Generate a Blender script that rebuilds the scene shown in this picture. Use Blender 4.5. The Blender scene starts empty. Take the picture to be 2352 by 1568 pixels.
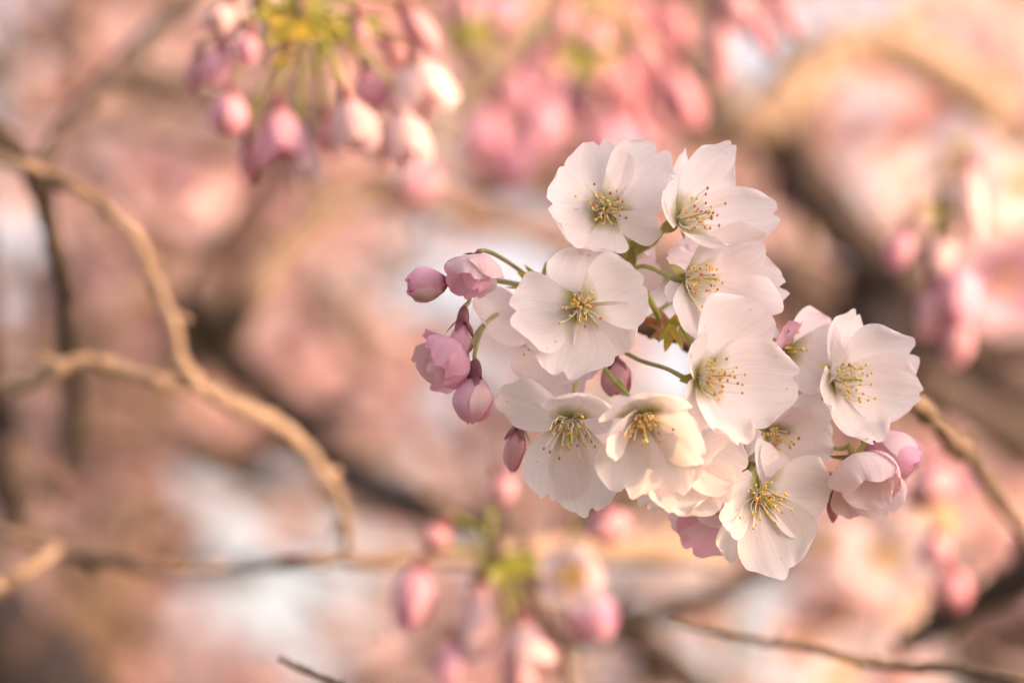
import bpy, math, random
import numpy as np
from mathutils import Vector

# ------------------------------------------------------------------ camera, sky, sun, exposure
scn = bpy.context.scene
CAM_Z, PITCH = 1.70, math.radians(9.0)
cam_d = bpy.data.cameras.new('camera')
cam = bpy.data.objects.new('camera', cam_d)
scn.collection.objects.link(cam)
cam.location = (0, 0, CAM_Z)
cam.rotation_euler = (math.radians(90) + PITCH, 0, 0)
cam_d.sensor_width, cam_d.lens = 36.0, 150.0
cam_d.clip_start, cam_d.clip_end = 0.02, 3000
cam_d.dof.use_dof = True
cam_d.dof.focus_distance = 0.992
cam_d.dof.aperture_fstop = 6.8
cam_d.dof.aperture_blades = 0
scn.camera = cam

SUN = Vector((0.90, -0.33, 0.29)).normalized()          # towards the sun: low, from the right
world = bpy.data.worlds.new('World'); scn.world = world; world.use_nodes = True
wn = world.node_tree; wn.nodes.clear()
w_out = wn.nodes.new('ShaderNodeOutputWorld'); w_bg = wn.nodes.new('ShaderNodeBackground')
w_sky = wn.nodes.new('ShaderNodeTexSky'); w_sky.sky_type = 'NISHITA'; w_sky.sun_disc = False
w_sky.sun_elevation = math.asin(SUN.z)
w_sky.sun_rotation = math.atan2(SUN.x, SUN.y)
w_sky.air_density, w_sky.dust_density, w_sky.ozone_density = 1.0, 3.5, 0.6
w_hs = wn.nodes.new('ShaderNodeHueSaturation'); w_hs.inputs['Saturation'].default_value = 0.38
w_mx = wn.nodes.new('ShaderNodeMix'); w_mx.data_type = 'RGBA'; w_mx.blend_type = 'MULTIPLY'
w_mx.inputs[0].default_value = 1.0
w_mx.inputs[7].default_value = (1.0, 0.885, 0.89, 1)     # the photographer's white balance
wn.links.new(w_sky.outputs[0], w_hs.inputs['Color'])
wn.links.new(w_hs.outputs[0], w_mx.inputs[6])
wn.links.new(w_mx.outputs[2], w_bg.inputs[0])
w_bg.inputs[1].default_value = 0.15
wn.links.new(w_bg.outputs[0], w_out.inputs[0])

sun_d = bpy.data.lights.new('sun', 'SUN'); sun_d.energy = 2.3; sun_d.angle = math.radians(0.5)
sun_d.color = (1.0, 0.57, 0.23)
sun = bpy.data.objects.new('sun', sun_d); scn.collection.objects.link(sun)
sun.rotation_euler = SUN.to_track_quat('Z', 'Y').to_euler()
sun.location = (3, -2, 4)

scn.view_settings.view_transform = 'Standard'
scn.view_settings.look = 'None'
scn.view_settings.gamma = 1.0
scn.view_settings.exposure = 1.52
scn.render.engine = 'CYCLES'
scn.cycles.use_denoising = True
scn.cycles.max_bounces = 10
scn.cycles.transmission_bounces = 8
scn.cycles.diffuse_bounces = 6
scn.cycles.caustics_reflective = False
scn.cycles.caustics_refractive = False

# ------------------------------------------------------------------ picture pixel -> place
# pixels are counted on a 2352 x 1568 copy of the photograph; D is the distance along the view axis in metres
K = 0.24 / 2352
RIGHT = Vector((1, 0, 0)); FWD = Vector((0, math.cos(PITCH), math.sin(PITCH))); UP = Vector((0, -math.sin(PITCH), math.cos(PITCH)))
CAMP = Vector((0, 0, CAM_Z))
def P(x, y, D=1.0):
    return CAMP + FWD * D + RIGHT * ((x - 1176) * K * D) + UP * ((784 - y) * K * D)
def DIR(r, u, t):                                        # right, up, towards the camera
    return (RIGHT * r + UP * u - FWD * t).normalized()

# ------------------------------------------------------------------ materials
MAT = {}
def nodes_of(name):
    m = bpy.data.materials.new(name); m.use_nodes = True
    nt = m.node_tree; nt.nodes.clear()
    MAT[name] = m
    return m, nt, nt.nodes.new, nt.links.new
def ramp(N, stops):
    r = N('ShaderNodeValToRGB'); e = r.color_ramp.elements
    while len(e) < len(stops): e.new(0.5)
    for k, (p, c) in enumerate(stops):
        e[k].position = p; e[k].color = (*c, 1)
    return r
def petal_mat(name, base, mid, edge, trans, tw=0.4, vein=0.5):
    """base/mid/edge: colours from claw to tip, along the petal's own v coordinate"""
    m, nt, N, Lk = nodes_of(name)
    out = N('ShaderNodeOutputMaterial'); pb = N('ShaderNodeBsdfPrincipled'); tr = N('ShaderNodeBsdfTranslucent'); mx = N('ShaderNodeMixShader')
    uv = N('ShaderNodeUVMap'); sep = N('ShaderNodeSeparateXYZ'); Lk(uv.outputs[0], sep.inputs[0])
    noi = N('ShaderNodeTexNoise'); noi.inputs['Scale'].default_value = 170; noi.inputs['Detail'].default_value = 4
    geo = N('ShaderNodeNewGeometry'); Lk(geo.outputs['Position'], noi.inputs['Vector'])
    add = N('ShaderNodeMath'); add.operation = 'MULTIPLY_ADD'; add.inputs[1].default_value = 0.30; Lk(noi.outputs[0], add.inputs[0])
    sub = N('ShaderNodeMath'); sub.operation = 'SUBTRACT'; sub.inputs[1].default_value = 0.15
    Lk(sep.outputs[1], sub.inputs[0]); Lk(sub.outputs[0], add.inputs[2])
    rp = ramp(N, [(0.04, base), (0.26, mid), (0.75, mid), (1.0, edge)]); Lk(add.outputs[0], rp.inputs[0])
    # fine veins fanning out along the petal
    mp = N('ShaderNodeMapping'); mp.inputs['Scale'].default_value = (26, 1.6, 1); Lk(uv.outputs[0], mp.inputs[0])
    vn = N('ShaderNodeTexNoise'); vn.inputs['Scale'].default_value = 1.0; vn.inputs['Detail'].default_value = 3; vn.inputs['Distortion'].default_value = 0.4
    Lk(mp.outputs[0], vn.inputs['Vector'])
    vr = ramp(N, [(0.36, (0.86, 0.82, 0.82)), (0.62, (1, 1, 1))]); Lk(vn.outputs[0], vr.inputs[0])
    mul = N('ShaderNodeMix'); mul.data_type = 'RGBA'; mul.blend_type = 'MULTIPLY'; mul.inputs[0].default_value = vein
    Lk(rp.outputs[0], mul.inputs[6]); Lk(vr.outputs[0], mul.inputs[7])
    sn = N('ShaderNodeTexNoise'); sn.inputs['Scale'].default_value = 420; sn.inputs['Detail'].default_value = 2; Lk(geo.outputs['Position'], sn.inputs['Vector'])
    sr = ramp(N, [(0.745, (1, 1, 1)), (0.79, (0.72, 0.55, 0.42))]); Lk(sn.outputs[0], sr.inputs[0])
    m2 = N('ShaderNodeMix'); m2.data_type = 'RGBA'; m2.blend_type = 'MULTIPLY'; m2.inputs[0].default_value = 1.0
    Lk(mul.outputs[2], m2.inputs[6]); Lk(sr.outputs[0], m2.inputs[7]); mul = m2
    bmp = N('ShaderNodeBump'); bmp.inputs['Strength'].default_value = 0.4; bmp.inputs['Distance'].default_value = 0.0004
    Lk(vn.outputs[0], bmp.inputs['Height'])
    Lk(mul.outputs[2], pb.inputs['Base Color']); pb.inputs['Roughness'].default_value = 0.55
    pb.inputs['Specular IOR Level'].default_value = 0.28
    pb.inputs['Sheen Weight'].default_value = 0.08
    Lk(bmp.outputs[0], pb.inputs['Normal'])
    tm = N('ShaderNodeMix'); tm.data_type = 'RGBA'; tm.blend_type = 'MULTIPLY'; tm.inputs[0].default_value = 1.0
    Lk(mul.outputs[2], tm.inputs[6]); tm.inputs[7].default_value = (*trans, 1)
    Lk(tm.outputs[2], tr.inputs[0])
    mx.inputs[0].default_value = tw
    Lk(pb.outputs[0], mx.inputs[1]); Lk(tr.outputs[0], mx.inputs[2]); Lk(mx.outputs[0], out.inputs[0])
    return m
def plain_mat(name, c1, c2, scale=120, rough=0.6, bump=0.2, tw=0.0, spec=0.3, dist=0.0005):
    m, nt, N, Lk = nodes_of(name)
    out = N('ShaderNodeOutputMaterial'); pb = N('ShaderNodeBsdfPrincipled')
    tc = N('ShaderNodeTexCoord'); noi = N('ShaderNodeTexNoise'); noi.inputs['Scale'].default_value = scale; noi.inputs['Detail'].default_value = 6
    geo = N('ShaderNodeNewGeometry'); Lk(geo.outputs['Position'], noi.inputs['Vector'])
    rp = ramp(N, [(0.34, c1), (0.66, c2)]); Lk(noi.outputs[0], rp.inputs[0]); Lk(rp.outputs[0], pb.inputs['Base Color'])
    pb.inputs['Roughness'].default_value = rough; pb.inputs['Specular IOR Level'].default_value = spec
    b = N('ShaderNodeBump'); b.inputs['Strength'].default_value = bump; b.inputs['Distance'].default_value = dist
    Lk(noi.outputs[0], b.inputs['Height']); Lk(b.outputs[0], pb.inputs['Normal'])
    if tw > 0:
        tr = N('ShaderNodeBsdfTranslucent'); Lk(rp.outputs[0], tr.inputs[0]); mx = N('ShaderNodeMixShader'); mx.inputs[0].default_value = tw
        Lk(pb.outputs[0], mx.inputs[1]); Lk(tr.outputs[0], mx.inputs[2]); Lk(mx.outputs[0], out.inputs[0])
    else:
        Lk(pb.outputs[0], out.inputs[0])
    return m
petal_mat('petal_white', (0.36, 0.34, 0.09), (0.92, 0.85, 0.835), (0.93, 0.83, 0.83), (1, 0.96, 0.95), 0.50, 0.34)
petal_mat('petal_blush', (0.46, 0.36, 0.16), (0.91, 0.79, 0.80), (0.91, 0.75, 0.78), (1, 0.92, 0.92), 0.50, 0.30)
petal_mat('petal_shell', (0.70, 0.40, 0.42), (0.88, 0.68, 0.69), (0.88, 0.63, 0.67), (1, 0.84, 0.84), 0.38, 0.5)
petal_mat('petal_pink', (0.76, 0.38, 0.48), (0.92, 0.60, 0.73), (0.91, 0.48, 0.66), (1, 0.84, 0.88), 0.45, 0.5)
petal_mat('petal_rose', (0.62, 0.22, 0.27), (0.82, 0.50, 0.55), (0.80, 0.42, 0.50), (1, 0.75, 0.75), 0.36, 0.5)
petal_mat('petal_deep', (0.55, 0.15, 0.20), (0.76, 0.38, 0.44), (0.74, 0.31, 0.39), (1, 0.70, 0.70), 0.34, 0.5)
plain_mat('stem_green', (0.34, 0.37, 0.08), (0.50, 0.50, 0.14), 220, 0.5, 0.3, 0.12)
plain_mat('stem_olive', (0.28, 0.27, 0.08), (0.42, 0.37, 0.14), 220, 0.5, 0.3, 0.08)
plain_mat('calyx_olive', (0.26, 0.22, 0.06), (0.38, 0.34, 0.11), 300, 0.5, 0.3, 0.15)
plain_mat('calyx_purple', (0.17, 0.045, 0.075), (0.30, 0.12, 0.12), 300, 0.45, 0.3, 0.08)
plain_mat('filament', (0.84, 0.80, 0.62), (0.90, 0.84, 0.76), 300, 0.5, 0.0, 0.3)
plain_mat('anther_gold', (0.70, 0.38, 0.05), (0.85, 0.52, 0.10), 900, 0.7, 0.4)
plain_mat('anther_brown', (0.36, 0.11, 0.06), (0.55, 0.22, 0.08), 900, 0.7, 0.4)
plain_mat('pistil', (0.55, 0.50, 0.10), (0.68, 0.60, 0.18), 500, 0.5, 0.2, 0.2)
plain_mat('bract_green', (0.32, 0.34, 0.05), (0.50, 0.48, 0.10), 260, 0.5, 0.4, 0.3)
plain_mat('bract_gold', (0.45, 0.36, 0.05), (0.66, 0.52, 0.10), 260, 0.5, 0.4, 0.35)
plain_mat('bract_russet', (0.48, 0.22, 0.10), (0.70, 0.42, 0.22), 260, 0.5, 0.4, 0.3)
plain_mat('bark_dark_shaded', (0.042, 0.029, 0.024), (0.095, 0.066, 0.054), 60, 0.85, 0.8, dist=0.003)  # darker copy of the bark: shade on the limbs put into the colour
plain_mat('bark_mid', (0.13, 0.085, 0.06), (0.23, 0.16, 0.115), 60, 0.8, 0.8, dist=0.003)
plain_mat('bark_tan_sunlit', (0.27, 0.185, 0.13), (0.41, 0.29, 0.205), 70, 0.75, 0.7, dist=0.002)  # lighter copy of the bark, with sunlight on twigs and limbs coloured in
plain_mat('grass_ground', (0.07, 0.08, 0.03), (0.13, 0.12, 0.06), 3, 0.9, 0.5, dist=0.02)

# ------------------------------------------------------------------ helpers
COL = scn.collection
def tag(o, label=None, cat=None, group=None, kind=None):
    if label: o['label'] = label
    if cat: o['category'] = cat
    if group: o['group'] = group
    if kind: o['kind'] = kind
    return o
def empty(name, loc):
    o = bpy.data.objects.new(name, None); COL.objects.link(o); o.location = loc
    o.empty_display_size = 0.005
    return o
def mesh_obj(name, verts, faces, mats, parent=None, origin=None, uvs=None, midx=None, smooth=True):
    me = bpy.data.meshes.new(name)
    v = np.asarray(verts, dtype=np.float64).reshape(-1, 3)
    if origin is not None: v = v - np.asarray(origin)
    me.from_pydata(v.tolist(), [], faces if isinstance(faces, list) else faces.tolist())
    for mt in (mats if isinstance(mats, (list, tuple)) else [mats]): me.materials.append(MAT[mt])
    if uvs is not None:
        lay = me.uv_layers.new(name='UVMap')
        li = np.empty(len(me.loops), dtype=np.int32); me.loops.foreach_get('vertex_index', li)
        lay.data.foreach_set('uv', np.asarray(uvs, dtype=np.float32)[li].ravel())
    if midx is not None: me.polygons.foreach_set('material_index', np.asarray(midx, dtype=np.int32))
    if smooth: me.polygons.foreach_set('use_smooth', [True] * len(me.polygons))
    me.update()
    o = bpy.data.objects.new(name, me); COL.objects.link(o)
    if parent is not None: o.parent = parent
    elif origin is not None: o.location = origin
    return o
def A3(v): return np.array((v[0], v[1], v[2]))
def nrm(a): return a / (np.linalg.norm(a) + 1e-12)
def grid_faces(nu, nv, off=0):
    return [(off + j * nu + i, off + j * nu + i + 1, off + (j + 1) * nu + i + 1, off + (j + 1) * nu + i) for j in range(nv - 1) for i in range(nu - 1)]
class Bag:
    def __init__(s): s.v = []; s.f = []; s.uv = []; s.mi = []; s.n = 0
    def add(s, v, f, uv=None, mi=0):
        v = np.asarray(v); s.v.append(v); s.f += [tuple(int(i) + s.n for i in q) for q in f]
        s.uv.append(np.zeros((len(v), 2)) if uv is None else np.asarray(uv)); s.mi += [mi] * len(f); s.n += len(v)
    def build(s, name, mats, parent=None, origin=None):
        return mesh_obj(name, np.concatenate(s.v), s.f, mats, parent, origin, np.concatenate(s.uv), s.mi)

def catmull(pts, per=8):
    p = [np.asarray(q, float) for q in pts]
    if len(p) == 2: return [p[0] + (p[1] - p[0]) * t for t in np.linspace(0, 1, per + 1)]
    p = [2 * p[0] - p[1]] + p + [2 * p[-1] - p[-2]]
    out = []
    for i in range(1, len(p) - 2):
        for t in np.arange(per) / per:
            a, b, c, d = p[i - 1], p[i], p[i + 1], p[i + 2]
            out.append(0.5 * ((2 * b) + (c - a) * t + (2 * a - 5 * b + 4 * c - d) * t * t + (3 * b - a - 3 * c + d) * t ** 3))
    out.append(p[-2]); return out
def tube(path, radii, sides=10, cap=True, rough=0.0, rng=None):
    path = [np.asarray(q) for q in path]; n = len(path)
    tang = [nrm(path[min(i + 1, n - 1)] - path[max(i - 1, 0)]) for i in range(n)]
    ref = np.array((0.0, 0, 1)) if abs(tang[0][2]) < 0.9 else np.array((1.0, 0, 0))
    u = nrm(np.cross(tang[0], ref)); V = []; F = []
    for i in range(n):
        u = nrm(u - tang[i] * np.dot(u, tang[i])); w = np.cross(tang[i], u)
        for k in range(sides):
            a = 2 * math.pi * k / sides
            rr = radii[i] * (1 + (rng.uniform(-rough, rough) if rng else 0))
            V.append(path[i] + (u * math.cos(a) + w * math.sin(a)) * rr)
    for i in range(n - 1):
        for k in range(sides):
            k2 = (k + 1) % sides
            F.append((i * sides + k, i * sides + k2, (i + 1) * sides + k2, (i + 1) * sides + k))
    if cap:
        F.append(tuple(range(sides))[::-1]); F.append(tuple((n - 1) * sides + k for k in range(sides)))
    return np.array(V), F

def petal_shape(base, tip, n, width, bow=0.10, cup=0.22, curl=0.0, ruffle=0.03, notch=0.07, fold=0.0, twist=0.0, rng=random, nu=19, nv=17):
    """one thin cherry petal: claw at base, broad rounded end with a notch; n is the side that faces the flower's axis"""
    d = tip - base; L = np.linalg.norm(d); d = d / L
    n = n - d * np.dot(n, d)
    if np.linalg.norm(n) < 1e-6: n = np.cross(d, np.array((0.3, 0.5, 0.8)))
    n = nrm(n); s = np.cross(n, d)
    ph, ph2, ph3 = rng.uniform(0, 6.28), rng.uniform(0, 6.28), rng.uniform(0, 6.28)
    asy = rng.uniform(-0.06, 0.06); nt = rng.uniform(-0.18, 0.18)
    u = np.linspace(-1, 1, nu)[None, :]; v = (np.linspace(0, 1, nv) ** 0.9)[:, None]
    f1 = 0.22 + 0.78 * np.sin(np.minimum(v / 0.60, 1) * math.pi / 2) ** 0.95
    f2 = np.sqrt(np.clip(1 - (np.maximum(v - 0.62, 0) / 0.46) ** 2 * 0.72, 0, 1))
    f = f1 * f2
    hw = width / 2 * f
    x = u * hw * (1 + 0.035 * np.sin(7 * v + ph) * np.sign(u)) + asy * width * v ** 2
    al = L * (v - (0.20 + 0.05 * math.sin(ph2)) * v ** 3 * u * u)
    al = al - L * notch * v ** 5 * np.exp(-((u - nt) / 0.13) ** 2) + L * 0.018 * v ** 7 * (np.sin(6 * u + ph) + 0.3 * np.sin(15 * u + ph3))
    z = -bow * L * np.sin(math.pi * v * 0.95) + curl * L * v ** 3
    z = z + cup * hw * (u * u) * (0.4 + 0.6 * np.sin(math.pi * np.minimum(v, 0.93)))
    z = z + ruffle * L * v ** 2.2 * (np.sin(3.1 * u + ph) * 0.8 + 0.55 * np.abs(u) * np.sin(6.3 * u + ph2 + 2 * v))
    z = z - 0.018 * L * np.exp(-(u / 0.16) ** 2) * np.sin(math.pi * v)
    z = z + 0.004 * L * np.sin(u * 11 + ph3) * v * (1 - 0.5 * v)
    z = z + 0.012 * L * np.sin(5 * u + 9 * v + ph2) * v * np.abs(u) + 0.010 * L * np.sin(13 * v + 4 * u + ph) * v ** 3
    z = z + fold * width * np.maximum(u, 0) ** 2 * v + twist * x * v
    x = x * (1 - 0.25 * abs(fold) * np.maximum(u, 0))
    V = base + al[..., None] * d + x[..., None] * s + z[..., None] * n
    uvs = np.stack(np.broadcast_arrays((u + 1) / 2 * np.ones_like(v), v * np.ones_like(u)), -1).reshape(-1, 2)
    return V.reshape(-1, 3), grid_faces(nu, nv), uvs

ICO_V = np.array([(0, 0, 1), (0.89, 0, 0.45), (0.28, 0.85, 0.45), (-0.72, 0.53, 0.45), (-0.72, -0.53, 0.45), (0.28, -0.85, 0.45),
                  (0.72, 0.53, -0.45), (-0.28, 0.85, -0.45), (-0.89, 0, -0.45), (-0.28, -0.85, -0.45), (0.72, -0.53, -0.45), (0, 0, -1)])
ICO_F = [(0, 1, 2), (0, 2, 3), (0, 3, 4), (0, 4, 5), (0, 5, 1), (1, 6, 2), (2, 7, 3), (3, 8, 4), (4, 9, 5), (5, 10, 1),
         (2, 6, 7), (3, 7, 8), (4, 8, 9), (5, 9, 10), (1, 10, 6), (6, 11, 7), (7, 11, 8), (8, 11, 9), (9, 11, 10), (10, 11, 6)]
def frame(ax):
    a = nrm(np.asarray(ax, float)); r = np.array((0.0, 0, 1)) if abs(a[2]) < 0.9 else np.array((1.0, 0, 0))
    e = nrm(np.cross(a, r)); return a, e, np.cross(a, e)
def lathe(base, ax, prof, sides=12):
    a, e, g = frame(ax); V = []; F = []
    for (h, r) in prof:
        for k in range(sides):
            t = 2 * math.pi * k / sides; V.append(base + a * h + (e * math.cos(t) + g * math.sin(t)) * r)
    for i in range(len(prof) - 1):
        for k in range(sides):
            k2 = (k + 1) % sides; F.append((i * sides + k, i * sides + k2, (i + 1) * sides + k2, (i + 1) * sides + k))
    F.append(tuple(range(sides))[::-1]); F.append(tuple((len(prof) - 1) * sides + k for k in range(sides)))
    return np.array(V), F
def sepal_leaf(base, d, n, L, w, bend=0.15, nu=5, nv=7):
    d = nrm(d); n = nrm(n - d * np.dot(n, d)); s = np.cross(n, d)
    V = []; uv = []
    for j in range(nv):
        v = j / (nv - 1); hw = w / 2 * (0.55 + 0.9 * v) * (1 - v ** 1.6) + w * 0.01
        for i in range(nu):
            u = -1 + 2 * i / (nu - 1)
            V.append(base + d * L * v + s * u * hw + n * (-bend * L * v * v + 0.15 * hw * u * u)); uv.append(((u + 1) / 2, v))
    return np.array(V), grid_faces(nu, nv), uv

def pedicel_path(pts, start=None):
    q = [A3(P(*p)) for p in pts]
    if start is not None: q = [start] + q
    return catmull(q, 7)

# ------------------------------------------------------------------ an open blossom, petal by petal
def blossom(label, throat, D, axis, petals, stem=None, Lp=165, mat='petal_white', stamens=42, spread=(8, 48), slen=(50, 98), gold=0.5,
            group=None, calyx='calyx_olive', stem_mat='stem_green', seed=1, res=(19, 17), tube_len=42, pk=None, name='cherry_blossom', cat='blossom', sep=1.0):
    rng = random.Random(seed); px = K * D
    T = A3(P(throat[0], throat[1], D)); ax = A3(DIR(*axis))
    root = empty(name, T); tag(root, label, cat, group or 'open blossoms of the sharp cluster')
    dirs = []
    for k, pt in enumerate(petals):
        tx, ty, w, sg = pt[:4]; o = dict(pk or {}); o.update(pt[4] if len(pt) > 4 else {})
        r = math.hypot(tx - throat[0], ty - throat[1]); Lq = o.pop('L', Lp)
        dz = math.copysign(math.sqrt(Lq * Lq - r * r) if r < Lq else 0.12 * r, sg)
        tip = A3(P(tx, ty, D - dz * px)); dv = nrm(tip - T); dirs.append(dv)
        lat = dv - ax * np.dot(dv, ax)
        base = T + nrm(lat) * 9 * px + ax * ((k * 2 % 5) - 2) * 1.1 * px
        m = o.pop('mat', mat); nn = o.pop('n', None)
        n = ax if nn is None else A3(DIR(*nn))
        prm = dict(bow=0.10 + rng.uniform(-0.02, 0.04), cup=rng.uniform(0.14, 0.30), ruffle=rng.uniform(0.03, 0.062), notch=rng.uniform(0.06, 0.12))
        prm.update(o)
        v, f, uv = petal_shape(base, tip, n, w * 1.27 * px, rng=rng, nu=res[0], nv=res[1], **prm)
        mesh_obj('petal', v, f, m, root, T, uv)
    # calyx tube and its five pointed sepals, seen as a green star between the claws
    v, f = lathe(T - ax * tube_len * px, ax, [(0, 5 * px), (6 * px, 8 * px), (tube_len * 0.5 * px, 10.5 * px), ((tube_len - 8) * px, 10 * px), ((tube_len - 2) * px, 15 * px), (tube_len * px, 15 * px), ((tube_len - 3) * px, 6 * px)])
    c = mesh_obj('calyx', v, f, calyx, root, T)
    lats = [nrm(d - ax * np.dot(d, ax)) for d in dirs]
    a, e, g = frame(ax)
    angs = sorted(math.atan2(np.dot(l, g), np.dot(l, e)) for l in lats)
    for i in range(len(angs)):
        a0 = angs[i]; a1 = angs[(i + 1) % len(angs)] + (2 * math.pi if i == len(angs) - 1 else 0)
        if len(angs) < 5 and a1 - a0 > 2.2: continue
        am = (a0 + a1) / 2; l = e * math.cos(am) + g * math.sin(am)
        v, f, uv = sepal_leaf(T + l * 8 * px - ax * 7 * px, l - ax * 0.02, ax, 46 * sep * px, 34 * sep * px, 0.30 if sep == 1 else -0.4)
        mesh_obj('sepal', v, f, calyx, c, T, uv)
    # stamens: hair-thin filaments with an anther each, joined because they are too fine to pick apart
    if stamens:
        fb, an = Bag(), Bag()
        for i in range(stamens):
            ph = 2 * math.pi * (i * 0.381966 + rng.uniform(-0.05, 0.05)); th = math.radians(rng.uniform(*spread)); short = i % 5 < 2; ln = (rng.uniform(slen[0] * 0.5, slen[0]) if short else rng.uniform(*slen)) * px * 0.84
            l = e * math.cos(ph) + g * math.sin(ph)
            d0 = nrm(ax * math.cos(th * 1.5) + l * math.sin(th * 1.5)); d1 = nrm(ax * math.cos(th * 0.75) + l * math.sin(th * 0.75))
            b = T + l * rng.uniform(5, 9) * px + ax * 1 * px
            m1 = b + d0 * ln * 0.5 + UPV * rng.uniform(-7, 4) * px; tp = m1 + d1 * ln * 0.55 + l * rng.uniform(-10, 7) * px + np.cross(ax, l) * rng.uniform(-9, 9) * px
            pth = catmull([b, m1, tp], 4); v, f = tube(pth, list(np.linspace(1.6, 1.0, len(pth)) * px), 5)
            fb.add(v, f)
            sc = np.array((rng.uniform(2.9, 4.0), rng.uniform(2.9, 4.0), rng.uniform(3.5, 4.8))) * px
            an.add(tp + ICO_V * sc, ICO_F, None, 0 if rng.random() < (0.9 if short else gold) else 1)
        so = fb.build('stamens', ['filament'], root, T); so['kind'] = 'stuff'
        ao = an.build('anthers', ['anther_gold', 'anther_brown'], so, T); ao['kind'] = 'stuff'
        pth = catmull([T, T + ax * 45 * px + UPV * 1 * px, T + ax * 84 * px], 4)
        v, f = tube(pth, list(np.linspace(3.0, 2.2, len(pth)) * px), 7); bg = Bag(); bg.add(v, f)
        bg.add(pth[-1] + ICO_V * np.array((5, 5, 5)) * px, ICO_F); bg.build('pistil', ['pistil'], root, T)
    if stem:
        pth = pedicel_path(stem, T - ax * (tube_len - 2) * px)
        n_ = len(pth); v, f = tube(pth, [(6.6 - 1.4 * min(1, i / 6)) * px for i in range(n_)], 9)
        mesh_obj('pedicel', v, f, stem_mat, root, T)
    return root
UPV = A3(UP)

# ------------------------------------------------------------------ a bud: overlapping petals wrapped round an egg
def bud_shells(C, ax, L, W, opened, n=4, seed=1, nu=13, nv=13, inner=True):
    rng = random.Random(seed); a, e, g = frame(ax); out = []
    lay = [(1.0, k) for k in range(n)] + ([(0.80, k + 0.5) for k in range(n - 1)] if inner else [])
    rot = rng.uniform(0, 6.28)
    for sc, k in lay:
        span = math.radians(rng.uniform(125, 165)); a0 = rot + 2 * math.pi * k / n + rng.uniform(-0.15, 0.15); ph = rng.uniform(0, 6.28)
        Lk_ = L * (rng.uniform(0.92, 1.05) if sc == 1 else rng.uniform(0.86, 0.98)); op = opened * rng.uniform(0.6, 1.3)
        u = np.linspace(-1, 1, nu)[None, :]; v = np.linspace(0, 1, nv)[:, None]
        tipcut = 0.16 * u * u + 0.04 * np.exp(-(u / 0.15) ** 2) + 0.015 * np.sin(9 * u + ph)
        vv = v * (1 - tipcut * v)
        closed = np.sin(math.pi * np.clip(0.06 + 0.92 * vv ** 0.92, 0, 1)) ** 0.75
        openp = np.sin(np.clip(0.10 + vv * 1.35, 0, 1.5)) ** 0.9 * (1 - 0.25 * np.maximum(vv - 0.75, 0))
        R = W / 2 * sc * (closed * (1 - op) + openp * op)
        R = R * (1 + 0.20 * np.maximum(u, 0) ** 3 * v + 0.05 * (k / n) - 0.05 * np.maximum(-u, 0)) + W * (0.03 * np.sin(3 * u + ph) * v + 0.022 * np.sin(7 * v + 2 * u + ph)) * np.minimum(v * 3, 1) + W * (0.05 if sc == 1 else 0) * rng.uniform(-0.3, 1) * v ** 5
        th = a0 + u * span / 2 * (0.55 + 0.45 * np.sin(np.minimum(v * 2.2, 1.57)))
        h = vv * Lk_
        V = C + h[..., None] * a + (R * np.cos(th))[..., None] * e + (R * np.sin(th))[..., None] * g
        uv = np.stack(np.broadcast_arrays((u + 1) / 2 * np.ones_like(v), v * np.ones_like(u)), -1).reshape(-1, 2)
        out.append((V.reshape(-1, 3), grid_faces(nu, nv), uv))
    return out
def sharp_bud(label, base, D, axis, Lpx, Wpx, opened, stem, seed, mat='petal_pink', calyx='calyx_purple', stem_mat='stem_olive', n=4, clen=42, cw=13, mats=None, nsep=5):
    px = K * D; B = A3(P(base[0], base[1], D)); ax = A3(DIR(*axis)); rng = random.Random(seed)
    root = empty('flower_bud', B); tag(root, label, 'flower bud', 'pink buds of the sharp cluster')
    for i, (v, f, uv) in enumerate(bud_shells(B, ax, Lpx * px, Wpx * px, opened, n, seed)):
        mesh_obj('petal', v, f, (mats[i % len(mats)] if mats else mat), root, B, uv)
    v, f = lathe(B - ax * clen * px, ax, [(0, 5 * px), (5 * px, cw * 0.62 * px), (clen * 0.45 * px, cw * 0.9 * px), (clen * 0.85 * px, cw * px), (clen * 1.06 * px, cw * 1.05 * px)])
    c = mesh_obj('calyx', v, f, calyx, root, B)
    a, e, g = frame(ax)
    for i in range(nsep):
        t = 2 * math.pi * i / 5 + seed; l = e * math.cos(t) + g * math.sin(t)
        v, f, uv = sepal_leaf(B + l * cw * 0.9 * px - ax * 5 * px, ax * 0.75 + l * (0.55 + 0.35 * Wpx / max(Lpx, 1)), -l, 40 * px, 24 * px, -0.22)
        mesh_obj('sepal', v, f, calyx, c, B, uv)
    if stem:
        pth = pedicel_path(stem, B - ax * (clen - 2) * px)
        v, f = tube(pth, [(6.0 - 1.2 * min(1, i / 6)) * px for i in range(len(pth))], 9)
        mesh_obj('pedicel', v, f, stem_mat, root, B)
    return root

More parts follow.
